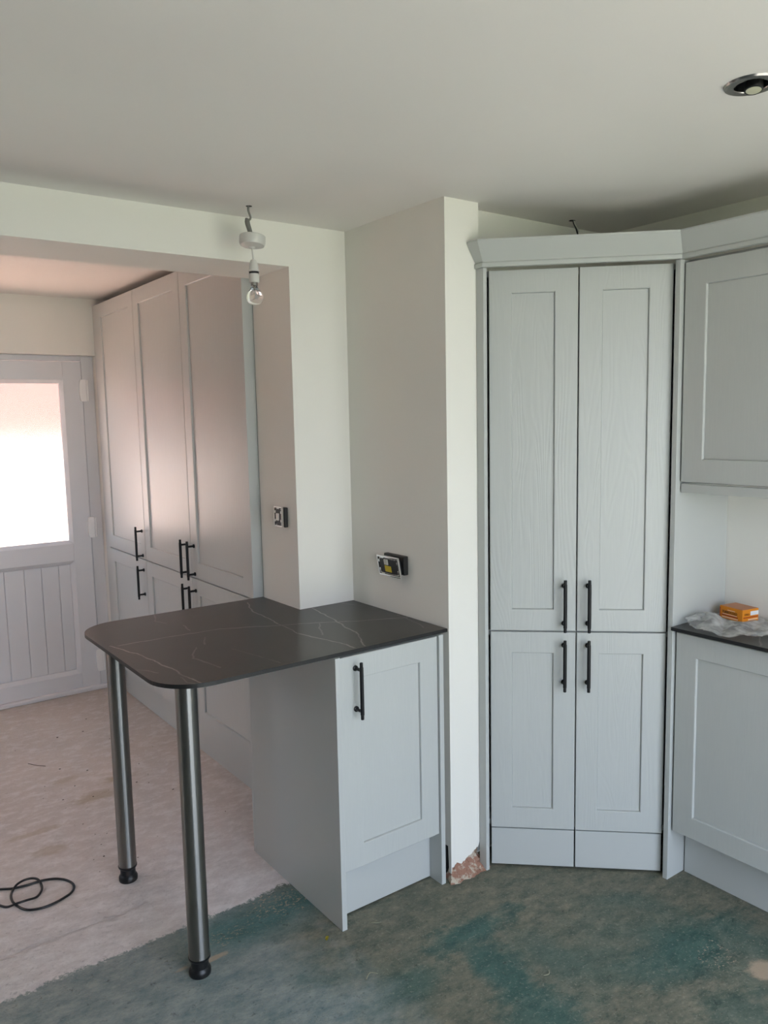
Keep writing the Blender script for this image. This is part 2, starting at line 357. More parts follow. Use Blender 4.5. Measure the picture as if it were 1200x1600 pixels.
def tube(bm, pts, rad, seg=10):
    """tube along a list of points; rad is a number or a list"""
    P = [Vector(p) for p in pts]; n = len(P); rings = []; prev = None
    for i in range(n):
        d = (P[min(i+1, n-1)]-P[max(i-1, 0)]).normalized()
        a = prev if prev is not None else (Vector((0, 0, 1)) if abs(d.z) < .9 else Vector((1, 0, 0)))
        s = d.cross(a).normalized(); b = s.cross(d).normalized(); prev = b
        r = rad[i] if isinstance(rad, (list, tuple)) else rad
        rings.append([bm.verts.new(P[i]+(s*math.cos(2*PI*k/seg)+b*math.sin(2*PI*k/seg))*r) for k in range(seg)])
    for a, b in zip(rings[:-1], rings[1:]):
        for k in range(seg): bm.faces.new((a[k], a[(k+1) % seg], b[(k+1) % seg], b[k]))
    bm.faces.new(rings[0][::-1]); bm.faces.new(rings[-1])
def spline(pts, n=8):
    P = [Vector(p) for p in pts]; P = [2*P[0]-P[1]]+P+[2*P[-1]-P[-2]]; out = []
    for i in range(1, len(P)-2):
        for k in range(n):
            u = k/n; a, b, c, d = P[i-1:i+3]
            out.append(.5*((2*b)+(c-a)*u+(2*a-5*b+4*c-d)*u*u+(3*b-a-3*c+d)*u**3))
    return out+[P[-2]]

# ------------------------------------------------------------------ setting
H = 2.253; HL = 2.275
def struct(name, bm, mat, smooth=False): return props(link(name, mesh(bm, mat, smooth)), kind='structure')
YF = -.80; XL = -1.5; XK = -4.2
bm = bmesh.new(); box(bm, XK-.2, 2.8, YF-.2, 2.6, -.15, 0); box(bm, XL-.2, 2.8, 2.6, 4.95, -.15, 0); struct('floor', bm, 'painted_concrete_floor')

def ceil_z(x, y):
    z = H
    z += CEIL(x, y)
    return z
def sm(t_): t_ = max(0., min(1., t_)); return t_*t_*(3-2*t_)
def CEIL(x, y):
    # old plaster: sags a little before the wall lines and lifts again to meet them
    wob = .03*noise.noise((x*1.3, y*1.3, 0))
    a = -.030*sm((y+wob-1.55)/.60)*(1-sm((y+wob-2.12)/.38)) if y < 2.6 else 0
    d = min(2.018-y, 2.557-x)+wob
    b = -.012*sm((.85-d)/.45)*(1-sm((.30-d)/.30))
    k_ = sm((x-.95)/.5)
    return a*(1-k_)+b*k_+.003*noise.noise((x*1.9, y*1.9, 5))*(1 if d > .3 else .3)
bm = bmesh.new(); nx, ny = 130, 92
xs_ = [XK-.1+(2.75-XK)*i/nx for i in range(nx+1)]; ys_ = [YF-.1+(2.62-YF)*j/ny for j in range(ny+1)]
g_ = [[bm.verts.new((x, y, ceil_z(x, y))) for y in ys_] for x in xs_]
for i in range(nx):
    for j in range(ny): bm.faces.new((g_[i][j], g_[i][j+1], g_[i+1][j+1], g_[i+1][j]))
SPX, SPY = 1.6765, .955
hf = [f_ for f_ in bm.faces if (f_.calc_center_median().xy-Vector((SPX, SPY))).length < .085]
bmesh.ops.delete(bm, geom=hf, context='FACES')
be = [e_ for e_ in bm.edges if len(e_.link_faces) == 1 and (e_.verts[0].co.xy-Vector((SPX, SPY))).length < .2]
rv = [bm.verts.new((SPX+.045*math.cos(2*PI*i/32), SPY+.045*math.sin(2*PI*i/32), H+CEIL(SPX, SPY))) for i in range(32)]
re_ = [bm.edges.new((rv[i], rv[(i+1) % 32])) for i in range(32)]
bmesh.ops.triangle_fill(bm, use_beauty=True, edges=be+re_)
for v in [v for v in bm.verts if not v.link_faces]: bm.verts.remove(v)
box(bm, XK-.2, 2.8, YF-.2, 2.55, H+.06, H+.2)
struct('ceiling', bm, 'ceiling_paint', 40)
bm = bmesh.new(); box(bm, XL-.2, 2.3, 2.60, 4.95, HL, HL+.18); props(struct('ceiling', bm, 'ceiling_paint'))

# wall with the wide opening: header and pier
bm = bmesh.new(); pr_ = [(-4.4, 0), (-.05, 0), (-.05, 2.107), (1.44, 2.107), (1.44, 0), (1.678, 0), (1.678, 2.42), (-4.4, 2.42)]  # left pier is unseen, added to block side-window light from the peninsula
fa = [bm.verts.new((x, 2.503, z)) for x, z in pr_]; fb = [bm.verts.new((x, 2.785, z)) for x, z in pr_]
bm.faces.new(fa); bm.faces.new(fb[::-1])
for i in range(8): bm.faces.new((fa[i], fa[(i+1) % 8], fb[(i+1) % 8], fb[i]))
struct('wall_opening', bm, 'white_wall_paint')
# wall beyond the pier behind the tall units, far wall with door hole, side walls
bm = bmesh.new(); box(bm, 1.985, 2.2, 2.785, 4.68, 0, 2.42); box(bm, 1.678, 2.2, 2.70, 2.785, 0, 2.42); struct('wall_right_far', bm, 'white_wall_paint')
DX0, DX1, DZ = .40, 1.415, 1.962
bm = bmesh.new(); box(bm, XL-.2, DX0, 4.68, 4.93, 0, 2.42); box(bm, DX1, 2.2, 4.68, 4.93, 0, 2.42); box(bm, DX0, DX1, 4.68, 4.93, DZ, 2.42)
struct('wall_far', bm, 'white_wall_paint')
bm = bmesh.new(); box(bm, 1.821, 2.78, 2.018, 2.2, 0, 2.42); struct('wall_back_right', bm, 'white_wall_paint')
bm = bmesh.new(); box(bm, 2.557, 2.78, YF-.2, 2.018, 0, 2.42); struct('wall_right', bm, 'white_wall_paint')
bm = bmesh.new()
box(bm, XK-.2, .1, YF-.22, YF, 0, 2.42); box(bm, 2.2, 2.557, YF-.22, YF, 0, 2.42); box(bm, .1, 2.2, YF-.22, YF, 2.03, 2.42)
struct('wall_front', bm, 'white_wall_paint')
bm = bmesh.new()
box(bm, XL-.22, XL, 2.785, 3.3, 0, 2.42); box(bm, XL-.22, XL, 4.3, 4.68, 0, 2.42)
box(bm, XL-.22, XL, 3.3, 4.3, 0, 1.0); box(bm, XL-.22, XL, 3.3, 4.3, 1.95, 2.42)
struct('wall_left', bm, 'white_wall_paint')

bm = bmesh.new(); box(bm, XK-.22, XK, YF, 2.503, 0, 2.42); struct('wall_left', bm, 'bare_plaster')

# nib wall: plaster skin ends raggedly above the floor, rubble core below
NX0, NX1, NY = 1.678, 1.821, 1.945
bm = bmesh.new()
box(bm, NX0+.016, NX1-.016, NY+.016, 2.72, .14, 2.42); box(bm, NX0, NX0+.016, NY+.25, 2.72, 0, 2.42)
def wrap(path, zf, step=.004, th=.016, top=2.42):
    """one plaster sheet bent round the corners of path, its lower edge ragged"""
    P = [Vector(p_) for p_ in path]; L = 0; pts_ = []
    def nr(a, b): d = (b-a).normalized(); return Vector((d.y, -d.x))
    for i, (a, b) in enumerate(zip(P[:-1], P[1:])):
        n_ = max(1, int((b-a).length/step))
        for k_ in range(n_):
            if k_ == 0 and i > 0: p0, p1 = nr(P[i-1], a), nr(a, b); m_ = (p0+p1)/(1+p0.dot(p1))
            else: m_ = nr(a, b)
            pts_.append((a.lerp(b, k_/n_), m_, L+(b-a).length*k_/n_))
        L += (b-a).length
    pts_.append((P[-1], nr(P[-2], P[-1]), L))
    A = []
    for q, m_, s_ in pts_:
        z = zf(s_); i_ = q-m_*th
        A.append([bm.verts.new(c_) for c_ in ((q.x, q.y, z), (q.x, q.y, .3), (q.x, q.y, top), (i_.x, i_.y, top), (i_.x, i_.y, z+.004))])
    for a, b in zip(A[:-1], A[1:]):
        for c_ in range(5): d_ = (c_+1) % 5; bm.faces.new((a[c_], a[d_], b[d_], b[c_]))
    bm.faces.new(A[0]); bm.faces.new(A[-1][::-1])
def ragged(s_):
    # s runs 0..0.25 on the left side, ..0.393 on the end face, then the right return
    j = .016*noise.noise((s_*45, 1.3, 0))+.008*noise.noise((s_*140, 4, 0))
    if s_ < .25: return .018+max(0, .25-s_)*.1+j*.3 if s_ > .235 else .115
    u = (s_-.25)/.143
    return .045+.025*min(u, 1)+.04*max(0, u-.84)/.16*(1 if u < 1.2 else 1.2)+j
wrap([(NX0, NY+.25), (NX0, NY), (NX1, NY), (NX1, NY+.09)], ragged)
nib = struct('wall_partition', bm, 'white_wall_paint')
bm = bmesh.new()
N = 26; G = []
for i in range(N+1):
    row = []
    for j in range(N+1):
        u, v = i/N, j/N
        ang = u*PI
        row.append(None)
    G.append(row)
# lumpy core as a displaced box with a skirt of mortar spilling on to the floor
prof = [(-.034, .001), (-.024, .006), (-.014, .012), (-.002, .020), (.006, .030), (.008, .05), (.010, .08), (.010, .13)]
path = [(NX0+.004, NY+.22), (NX0+.004, NY+.10), (NX0+.002, NY+.03), (NX0, NY), (NX0+.03, NY), (NX0+.06, NY), (NX0+.09, NY), (NX0+.12, NY), (NX1, NY), (NX1, NY+.03), (NX1, NY+.07)]
pp = [path[0]]
for a, b in zip(path[:-1], path[1:]):
    for k in range(1, 5): pp.append((a[0]+(b[0]-a[0])*k/4, a[1]+(b[1]-a[1])*k/4))
rows = []
cx, cy_ = (NX0+NX1)/2, NY+.12
for (x, y) in pp:
    side = abs(y-NY) > 1e-4
    n_ = Vector((-1 if x < cx else 1, 0)) if side else Vector((0, -1))
    if abs(x-NX0) < .006 and not side: n_ = Vector((-.7, -.7))
    if abs(x-NX1) < .006 and not side: n_ = Vector((.5, -.7))
    row = []
    for off, z in prof:
        lump = .007*noise.noise((x*60, y*60, z*50))+.004*noise.noise((x*150, y*150, z*150))
        o_ = -off*(1 if not side else .35)+lump - (.012 if z > .045 else 0)
        row.append(bm.verts.new((x+n_.x*o_, y+n_.y*o_, max(.0005, z+(lump*.6 if z > .004 else 0)))))
    rows.append(row)
for a, b in zip(rows[:-1], rows[1:]):
    for k in range(len(prof)-1): bm.faces.new((a[k], b[k], b[k+1], a[k+1]))
link('broken_plaster_foot', mesh(bm, 'broken_plaster', 40), nib)
bm = bmesh.new(); box(bm, NX0-.0005, NX0+.02, NY+.022, NY+.05, .004, .115); link('dark_gap', mesh(bm, 'hole_dark'), nib)

# outside: ground and garden walls seen and lit through the glazing
bm = bmesh.new(); box(bm, -14, 16, -16, -6, -.2, -.05); props(struct('ground', bm, 'lawn'))
bm = bmesh.new(); box(bm, -14, 16, -6, YF-.22, -.2, -.05); props(struct('ground', bm, 'paving'))
bm = bmesh.new(); box(bm, -14, 16, 8, 16, -.2, -.05); box(bm, -14, XL-.22, 2.785, 4.95, -.2, -.05); props(struct('ground', bm, 'pink_paving'))
bm = bmesh.new(); box(bm, -14, 16, 4.95, 8, -.2, -.05); props(struct('ground', bm, 'pink_paving'))
bm = bmesh.new(); box(bm, -2.3, XL-.2, 2.785, 4.95, 2.22, 2.34); props(struct('sky_block_slab', bm, 'outside_render'))  # unseen slab added to cut sky light through the side window
bm = bmesh.new(); box(bm, -6.6, -6.3, 1.0, 9.0, -.1, 2.2); struct('wall_outside_left', bm, 'outside_brick')
bm = bmesh.new(); box(bm, -1.0, 5.0, 7.40, 7.45, -.1, 1.36); struct('wall_outside_low', bm, 'outside_render')
bm = bmesh.new(); box(bm, -1.0, 5.0, 7.45, 7.7, -.1, 4.2); struct('wall_outside_far', bm, 'outside_brick')

# garden door frame behind the camera and side window frame
def frame_obj(name, parts, mat='upvc'):
    bm = bmesh.new()
    for p_ in parts: box(bm, *p_, .004)
    return struct(name, bm, mat)
frame_obj('door_2', [(a_+.1, b_+.1, -.90, -.83, c_, d_) for a_, b_, c_, d_ in ((0, .06, 0, 2.03), (2.04, 2.1, 0, 2.03), (1.01, 1.09, 0, 2.03), (.06, 2.04, 1.97, 2.03), (.06, 2.04, 0, .06))])
frame_obj('window_1', [(-1.6, -1.54, 3.3, 3.35, 1.0, 1.95), (-1.6, -1.54, 4.25, 4.3, 1.0, 1.95), (-1.6, -1.54, 3.35, 4.25, 1.0, 1.05), (-1.6, -1.54, 3.35, 4.25, 1.9, 1.95), (-1.6, -1.54, 3.78, 3.82, 1.05, 1.9)])

# ------------------------------------------------------------------ back door
door = props(link('door_1', None, None, TR(.88, 4.745, 0)), kind='structure')
FY = 4.738; SX0, SX1 = .475, 1.342
WI = Matrix()
bm = bmesh.new()
box(bm, DX0, SX0-.004, FY+.012, FY+.075, 0, DZ, .003); box(bm, SX1+.004, DX1, FY+.012, FY+.075, 0, DZ, .003); box(bm, SX0-.004, SX1+.004, FY+.012, FY+.075, 1.932, DZ, .003)
link('door_frame', mesh(bm, 'upvc'), door, WI)
bm = bmesh.new(); box(bm, DX0, DX1, FY-.006, FY+.08, 0, .026, .006); link('threshold', mesh(bm, 'upvc'), door, WI)
GX0, GX1, GZ0, GZ1 = .578, 1.239, .892, 1.824; PZ0, PZ1 = .122, .790
bm = bmesh.new()
box(bm, SX0, GX0, FY, FY+.06, .032, 1.928, .002); box(bm, GX1, SX1, FY, FY+.06, .032, 1.928, .002)
box(bm, GX0, GX1, FY, FY+.06, GZ1, 1.928, .002); box(bm, GX0, GX1, FY, FY+.06, PZ1, GZ0, .002); box(bm, GX0, GX1, FY, FY+.06, .032, PZ0, .002)
leaf = link('door_leaf', mesh(bm, 'upvc'), door, WI)
def bead(x0, x1, z0, z1, wd, y0, y1):
    bm = bmesh.new()
    o_ = [(x0, z0), (x1, z0), (x1, z1), (x0, z1)]; i_ = [(x0+wd, z0+wd), (x1-wd, z0+wd), (x1-wd, z1-wd), (x0+wd, z1-wd)]
    O = [bm.verts.new((x, y0, z)) for x, z in o_]; I = [bm.verts.new((x, y1, z)) for x, z in i_]; B = [bm.verts.new((x, y1+.006, z)) for x, z in i_]; B2 = [bm.verts.new((x, y1+.006, z)) for x, z in o_]
    for k in range(4):
        j = (k+1) % 4
        for a, b in ((O, I), (I, B), (B, B2), (B2, O)): bm.faces.new((a[k], a[j], b[j], b[k]))
    return bm
link('glazing_bead', mesh(bead(GX0, GX1, GZ0, GZ1, .018, FY+.001, FY+.016), 'upvc'), leaf, WI)
link('panel_bead', mesh(bead(GX0, GX1, PZ0, PZ1, .020, FY+.001, FY+.018), 'upvc'), leaf, WI)
bm = bmesh.new(); box(bm, GX0+.003, GX1-.003, FY+.028, FY+.036, GZ0+.003, GZ1-.003); link('pane', mesh(bm, 'frosted_glass'), leaf, WI)
bm = bmesh.new(); box(bm, GX0+.016, GX1-.016, FY+.0225, FY+.027, GZ0+.016, GZ0+.0185); box(bm, GX1-.0185, GX1-.016, FY+.0225, FY+.027, GZ0+.016, GZ1-.016); box(bm, GX0+.016, GX1-.016, FY+.0225, FY+.027, GZ1-.0185, GZ1-.016)
link('gasket', mesh(bm, 'upvc_gasket'), leaf, WI)
xb_ = GX0+.02; k = 0
edges = [GX0+.02, .676, .770, .862, .966, 1.058, 1.152, GX1-.02]
for a, b in zip(edges[:-1], edges[1:]):
    bm = bmesh.new(); box(bm, a+.0006, b-.0006, FY+.020, FY+.034, PZ0+.02, PZ1-.02, .0025); link('plank', mesh(bm, 'upvc'), leaf, WI)
bm = bmesh.new(); box(bm, GX0+.01, GX1-.01, FY+.034, FY+.05, PZ0+.01, PZ1-.01); link('backing_board', mesh(bm, 'upvc'), leaf, WI)
for z0, z1 in ((1.705, 1.828), (.918, 1.036), (.115, .243)):
    bm = bmesh.new(); pts = []
    h_ = (z1-z0); xr = SX1+.020
    for kk in range(9):
        a = -PI/2+PI*kk/8; pts.append((xr-.026-.012*math.cos(a)**.6 if abs(math.cos(a)) > 1e-3 else xr-.026, (z0+z1)/2+h_/2*math.sin(a)))
    pts = [(xr, z0)]+pts+[(xr, z1)]
    A = [bm.verts.new((x, FY-.016, z)) for x, z in pts]; B = [bm.verts.new((x, FY+.011, z)) for x, z in pts]
    bm.faces.new(A); bm.faces.new(B[::-1])
    for i in range(len(pts)): j = (i+1) % len(pts); bm.faces.new((A[i], B[i], B[j], A[j]))
    bmesh.ops.bevel(bm, geom=[e_ for e_ in bm.edges if abs(e_.verts[0].co.y-(FY-.016)) < 1e-4 and abs(e_.verts[1].co.y-(FY-.016)) < 1e-4], offset=.003, segments=2, affect='EDGES')
    hg = link('hinge', mesh(bm, 'hinge_white', 40), door, WI)
    bm = bmesh.new(); tube(bm, [(xr+.005, FY-.010, z0+.002), (xr+.005, FY-.010, z1-.002)], .0065, 12); link('hinge_pin', mesh(bm, 'hinge_white', 40), hg, WI)

# ------------------------------------------------------------------ cabinet joinery
_cache = {}
def door_mesh(wd, ht, fr=.073, th=.022, rec=.008):
    key = ('d', round(wd, 4), round(ht, 4), fr)
    if key in _cache: return _cache[key]
    bm = bmesh.new(); e_ = .0015
    def ring(x0, x1, z0, z1, y): return [bm.verts.new(c_) for c_ in ((x0, y, z0), (x1, y, z0), (x1, y, z1), (x0, y, z1))]
    R = [ring(0, wd, 0, ht, th), ring(0, wd, 0, ht, e_), ring(e_, wd-e_, e_, ht-e_, 0),
         ring(fr-.002, wd-fr+.002, fr-.002, ht-fr+.002, 0), ring(fr, wd-fr, fr, ht-fr, .0015), ring(fr+.0012, wd-fr-.0012, fr+.0012, ht-fr-.0012, rec+.002), ring(fr+.0012, wd-fr-.0012, fr+.0012, ht-fr-.0012, th)]
    for a, b in zip(R[:-1], R[1:]):
        for k_ in range(4): bm.faces.new((a[k_], a[(k_+1) % 4], b[(k_+1) % 4], b[k_]))
    a, b = R[0], R[-1]
    for k_ in range(4): bm.faces.new((a[k_], a[(k_+1) % 4], b[(k_+1) % 4], b[k_]))
    m1 = mesh(bm, 'grained_door_paint')
    bm = bmesh.new(); box(bm, fr+.0014, wd-fr-.0014, rec, th-.001, fr+.0014, ht-fr-.0014)
    m2 = mesh(bm, 'grained_door_paint'); _cache[key] = (m1, m2); return m1, m2
def handle_mesh():
    if 'h' in _cache: return _cache['h']
    bm = bmesh.new(); L = .0885
    MZ = Matrix.Translation((0, -.034, 0))
    lathe(bm, [(0, -L), (.0042, -L), (.0052, -L+.001), (.0052, -L+.014), (.0062, -L+.015), (.0062, L-.015), (.0052, L-.014), (.0052, L-.001), (.0042, L), (0, L)], 16, MZ)
    m1 = mesh(bm, 'black_handle_metal', 35)
    bm = bmesh.new()
    for z in (-.064, .064):
        Mx = Matrix.Translation((0, 0, z)) @ Matrix.Rotation(PI/2, 4, 'X')
        lathe(bm, [(0, .0), (.0088, .0), (.0088, .004), (.0050, .006), (.0045, .034), (0, .034)], 16, Mx)
    m2 = mesh(bm, 'black_handle_metal', 35); _cache['h'] = (m1, m2); return _cache['h']
def shaker(root, M, wd, ht, hx=None, hz=None, fr=.073, name='door'):
    m1, m2 = door_mesh(wd, ht, fr); d = link(name, m1, root, M); link('centre_panel', m2, d, M)
    if hx is not None:
        a, b = handle_mesh(); MH = M @ Matrix.Translation((hx, 0, hz)); 
        bm = bmesh.new(); bm.from_mesh(a); bm.from_mesh(b)
        if 'hj' not in _cache: _cache['hj'] = mesh(bm, 'black_handle_metal', 35)
        link('handle', _cache['hj'], d, MH)
    return d
def carcass(root, M, x0, x1, y0, y1, z0, z1, t_=.018, name='carcass'):
    bm = bmesh.new()
    box(bm, x0, x0+t_, y0, y1, z0, z1); box(bm, x1-t_, x1, y0, y1, z0, z1)
    box(bm, x0+t_, x1-t_, y0, y1, z0, z0+t_); box(bm, x0+t_, x1-t_, y0, y1, z1-t_, z1); box(bm, x0+t_, x1-t_, y1-.008, y1, z0+t_, z1-t_)
    return link(name, mesh(bm, 'carcass_board'), root, M)
RZ = -PI/2

# tall units in the far room
TX = 1.402
yfar = [4.598, 4.003, 3.408]; ynear = [4.003, 3.408, 2.813]
tl = ['pale grey shaker tall cabinet standing next to the back door', 'middle one of the three pale grey shaker tall cabinets beyond the opening', 'pale grey shaker tall cabinet nearest the dark worktop, beside the light switch wall']
for i in range(3):
    M = TR(TX, yfar[i], 0, RZ); wd = yfar[i]-ynear[i]
    r = thing('tall_cabinet', tl[i], 'cabinet', M, 'tall cabinets in the far room')
    carcass(r, M, .001, wd-.001, .024, .578, .168, 2.232)
    hx = wd-.040 if i < 2 else .038
    shaker(r, M @ Matrix.Translation((.0015, 0, .873)), wd-.003, 2.232-.873, hx-.0015, .955-.873)
    shaker(r, M @ Matrix.Translation((.0015, 0, .178)), wd-.003, .868-.178, hx-.0015, .7505-.178)
# end panel, plinth and filler
r = thing('tall_end_panel', 'grey vertical end panel closing the run of tall cabinets against the pier', 'panel', TR(TX, 2.80))
bx('board', r, 'panel_paint', TX-.004, 1.98, 2.792, 2.811, 0, 2.240, M=WI)
r = thing('tall_plinth', 'long low grey plinth board under the tall cabinets', 'plinth', TR(1.45, 3.7))
bx('board', r, 'panel_paint', 1.450, 1.468, 2.812, 4.60, 0, .165, M=WI)
r = thing('tall_filler', 'narrow grey filler strip between tall cabinets and the far wall', 'panel', TR(1.41, 4.64))
bx('strip', r, 'panel_paint', 1.408, 1.428, 4.600, 4.679, 0, 2.236, M=WI)

# peninsula base unit
bxr, byr = 1.230, 1.941; M = TR(bxr, byr)
r = thing('base_cabinet', 'pale grey single door base cabinet under the veined breakfast bar worktop', 'cabinet', M)
bx('end_panel', r, 'panel_paint', 0, .018, 0, .575, 0, .867)
bx('back_panel', r, 'panel_paint', 0, .2085, .5755, .5915, 0, .867)
bx('end_panel', r, 'panel_paint', .402, .420, 0, .555, 0, .867)
carcass(r, M, .0185, .4015, .031, .555, .165, .866)
shaker(r, M @ Matrix.Translation((.0205, .007, .182)), .379, .862-.182, .0545, .7585-.182)
bx('plinth', r, 'panel_paint', .0185, .4015, .062, .080, .004, .160)

# peninsula worktop
def arc(cx_, cy__, r_, a0, a1, n=14): return [(cx_+r_*math.cos(math.radians(a0+(a1-a0)*k/n)), cy__+r_*math.sin(math.radians(a0+(a1-a0)*k/n))) for k in range(n+1)]
x0, yf, yb = .716, 1.950, 2.790; rc = .135
pts = arc(x0+rc, yf+rc, rc, 180, 270)+[(1.6765, yf), (1.6765, 2.5015), (1.4385, 2.5015), (1.4385, yb)]+arc(x0+rc, yb-rc+.004, rc, 90, 180)
bm = bmesh.new(); prism(bm, pts, .8682, .880)
bmesh.ops.bevel(bm, geom=[e_ for e_ in bm.edges if abs(e_.verts[0].co.z-e_.verts[1].co.z) < 1e-5], offset=.0012, segments=1, affect='EDGES')
o = link('peninsula_worktop', edge_slot(mesh(bm, 'veined_black_laminate'))); props(o, 'dark veined slab worktop with rounded corners on two steel legs', 'worktop')

# two tubular legs
leglab = ['brushed steel tube leg at the front rounded corner of the worktop, standing on teal paint', 'brushed steel tube leg at the rear rounded corner of the worktop, standing on bare screed']
for i, (lx, ly) in enumerate(((.805, 2.040), (.800, 2.640))):
    M = TR(lx, ly); r = thing('worktop_leg', leglab[i], 'leg', M, 'steel legs under the worktop')
    bm = bmesh.new(); lathe(bm, [(0, .055), (.0292, .055), (.0300, .056), (.0300, .862), (0, .862)], 40); link('tube', mesh(bm, 'brushed_steel', 35), r)
    bm = bmesh.new(); lathe(bm, [(0, .0), (.030, .0), (.0315, .003), (.0315, .014), (.0285, .020), (.0255, .024), (.0255, .044), (.0300, .048), (.0315, .051), (.0315, .0555), (0, .0555)], 40); link('foot', mesh(bm, 'black_plastic', 35), r)
    bm = bmesh.new(); lathe(bm, [(0, .862), (.045, .862), (.045, .868), (0, .868)], 40); link('mounting_plate', mesh(bm, 'brushed_steel', 35), r)

# corner larder unit
ang = math.atan2(-.68244, .73094); px_, py_ = 1.844, 1.922
MD = TR(px_, py_, 0, ang)
r = thing('corner_cabinet', 'tall diagonal corner cabinet with four shaker doors and cornice', 'cabinet', MD)
W1 = .2835; G0 = .2875; hl = W1-.038
shaker(r, MD @ Matrix.Translation((0, 0, .851)), W1, 2.038-.851, hl, .942-.851)
shaker(r, MD @ Matrix.Translation((G0, 0, .851)), .577-G0, 2.038-.851, .036, .942-.851)
shaker(r, MD @ Matrix.Translation((0, 0, .146)), W1, .846-.146, hl, .7385-.146)
shaker(r, MD @ Matrix.Translation((G0, 0, .146)), .577-G0, .846-.146, .036, .7385-.146)
bx('plinth', r, 'panel_paint', .001, W1, .004, .022, .008, .141, M=MD)
bx('plinth', r, 'panel_paint', G0+.001, .576, .004, .022, .008, .141, M=MD)
bx('side_panel', r, 'panel_paint', 1.8085, 1.8240, 1.910, 1.9435, 0, 2.043, M=WI)
bx('side_panel', r, 'panel_paint', 2.250, 2.5555, 1.494, 1.512, 0, 2.043, M=WI)
bm = bmesh.new()
pts = [(1.83, 1.955), (2.285, 1.53), (2.55, 1.53), (2.55, 2.01), (1.83, 2.01)]
for z in (.15, .83, 2.02): prism(bm, pts, z, z+.018)
box(bm, 1.83, 2.55, 2.000, 2.012, .02, 2.02); box(bm, 2.538, 2.55, 1.53, 2.0, .02, 2.02); box(bm, 2.285, 2.54, 1.516, 1.529, .02, 2.038)
link('carcass', mesh(bm, 'carcass_board'), r, WI)

prof = [(.007, 2.0435), (.007, 2.0555), (.003, 2.060), (.024, 2.092), (.040, 2.1175), (.040, 2.123), (.024, 2.123), (-.010, 2.066), (-.010, 2.0435)]
def sweep(path, prof, cap=True):
    bm = bmesh.new(); P = [Vector(p_) for p_ in path]; n = len(P); rings = []
    def nr(a, b): d = (b-a).normalized(); return Vector((d.y, -d.x))
    for i in range(n):
        if i == 0: m_ = nr(P[0], P[1])
        elif i == n-1: m_ = nr(P[-2], P[-1])
        else:
            a, b = nr(P[i-1], P[i]), nr(P[i], P[i+1]); m_ = (a+b)/(1+a.dot(b))
        rings.append([bm.verts.new((P[i].x+m_.x*o_, P[i].y+m_.y*o_, z)) for o_, z in prof])
    for a, b in zip(rings[:-1], rings[1:]):
        for k_ in range(len(prof)): bm.faces.new((a[k_], a[(k_+1) % len(prof)], b[(k_+1) % len(prof)], b[k_]))
    bm.faces.new(rings[0][::-1]); bm.faces.new(rings[-1]); return bm
PA, PB, PC, PD = (1.8085, 1.9435), (1.8085, 1.910), (2.2535, 1.490), (2.2535, .89)
full = [Vector(p_) for p_ in (PA, PB, PC, PD)]
def sweep_part(i0, i1, gap=0):
    """one mitred length of the cornice cut from the whole run"""
    bm = bmesh.new(); n = len(full)
    def nr(a, b): d = (b-a).normalized(); return Vector((-d.y, d.x))*-1
    rings = []
    for i in (i0, i1):
        if i == 0: m_ = nr(full[0], full[1])
        elif i == n-1: m_ = nr(full[-2], full[-1])
        else:
            a, b = nr(full[i-1], full[i]), nr(full[i], full[i+1]); m_ = (a+b)/(1+a.dot(b))
        rings.append([bm.verts.new((full[i].x+m_.x*o_, full[i].y+m_.y*o_, z)) for o_, z in prof])
    a, b = rings
    for k_ in range(len(prof)): bm.faces.new((a[k_], a[(k_+1) % len(prof)], b[(k_+1) % len(prof)], b[k_]))
    bm.faces.new(a[::-1]); bm.faces.new(b); return bm
link('cornice_return', mesh(sweep_part(0, 1), 'panel_paint'), r, WI)
link('cornice', mesh(sweep_part(1, 2), 'panel_paint'), r, WI)

# right wall unit
M = TR(2.267, 1.490, 0, RZ)
r = thing('wall_cabinet', 'pale grey shaker wall cabinet hung right of the corner cabinet', 'cabinet', M)
shaker(r, M @ Matrix.Translation((.002, 0, 1.352)), .596, 2.033-1.352)
carcass(r, M, .001, .599, .024, .287, 1.348, 2.043)
bx('light_rail', r, 'panel_paint', .001, .599, .004, .022, 1.317, 1.3455)
link('cornice', mesh(sweep_part(2, 3), 'panel_paint'), r, WI)
# right base unit
M = TR(2.262, 1.490, 0, RZ)
r = thing('base_cabinet', 'pale grey shaker base cabinet under the worktop holding the orange box', 'cabinet', M)
shaker(r, M @ Matrix.Translation((.003, 0, .176)), .595, .860-.176)
carcass(r, M, .001, .599, .024, .292, .168, .866)
bx('plinth', r, 'panel_paint', .001, .599, .080, .098, 0, .160)
bm = bmesh.new(); box(bm, 2.237, 2.5555, .888, 1.4925, .8685, .880, .001)
props(link('corner_worktop', edge_slot(mesh(bm, 'veined_black_laminate'))), 'dark slab worktop on the right, orange box and plastic bag on it', 'worktop')

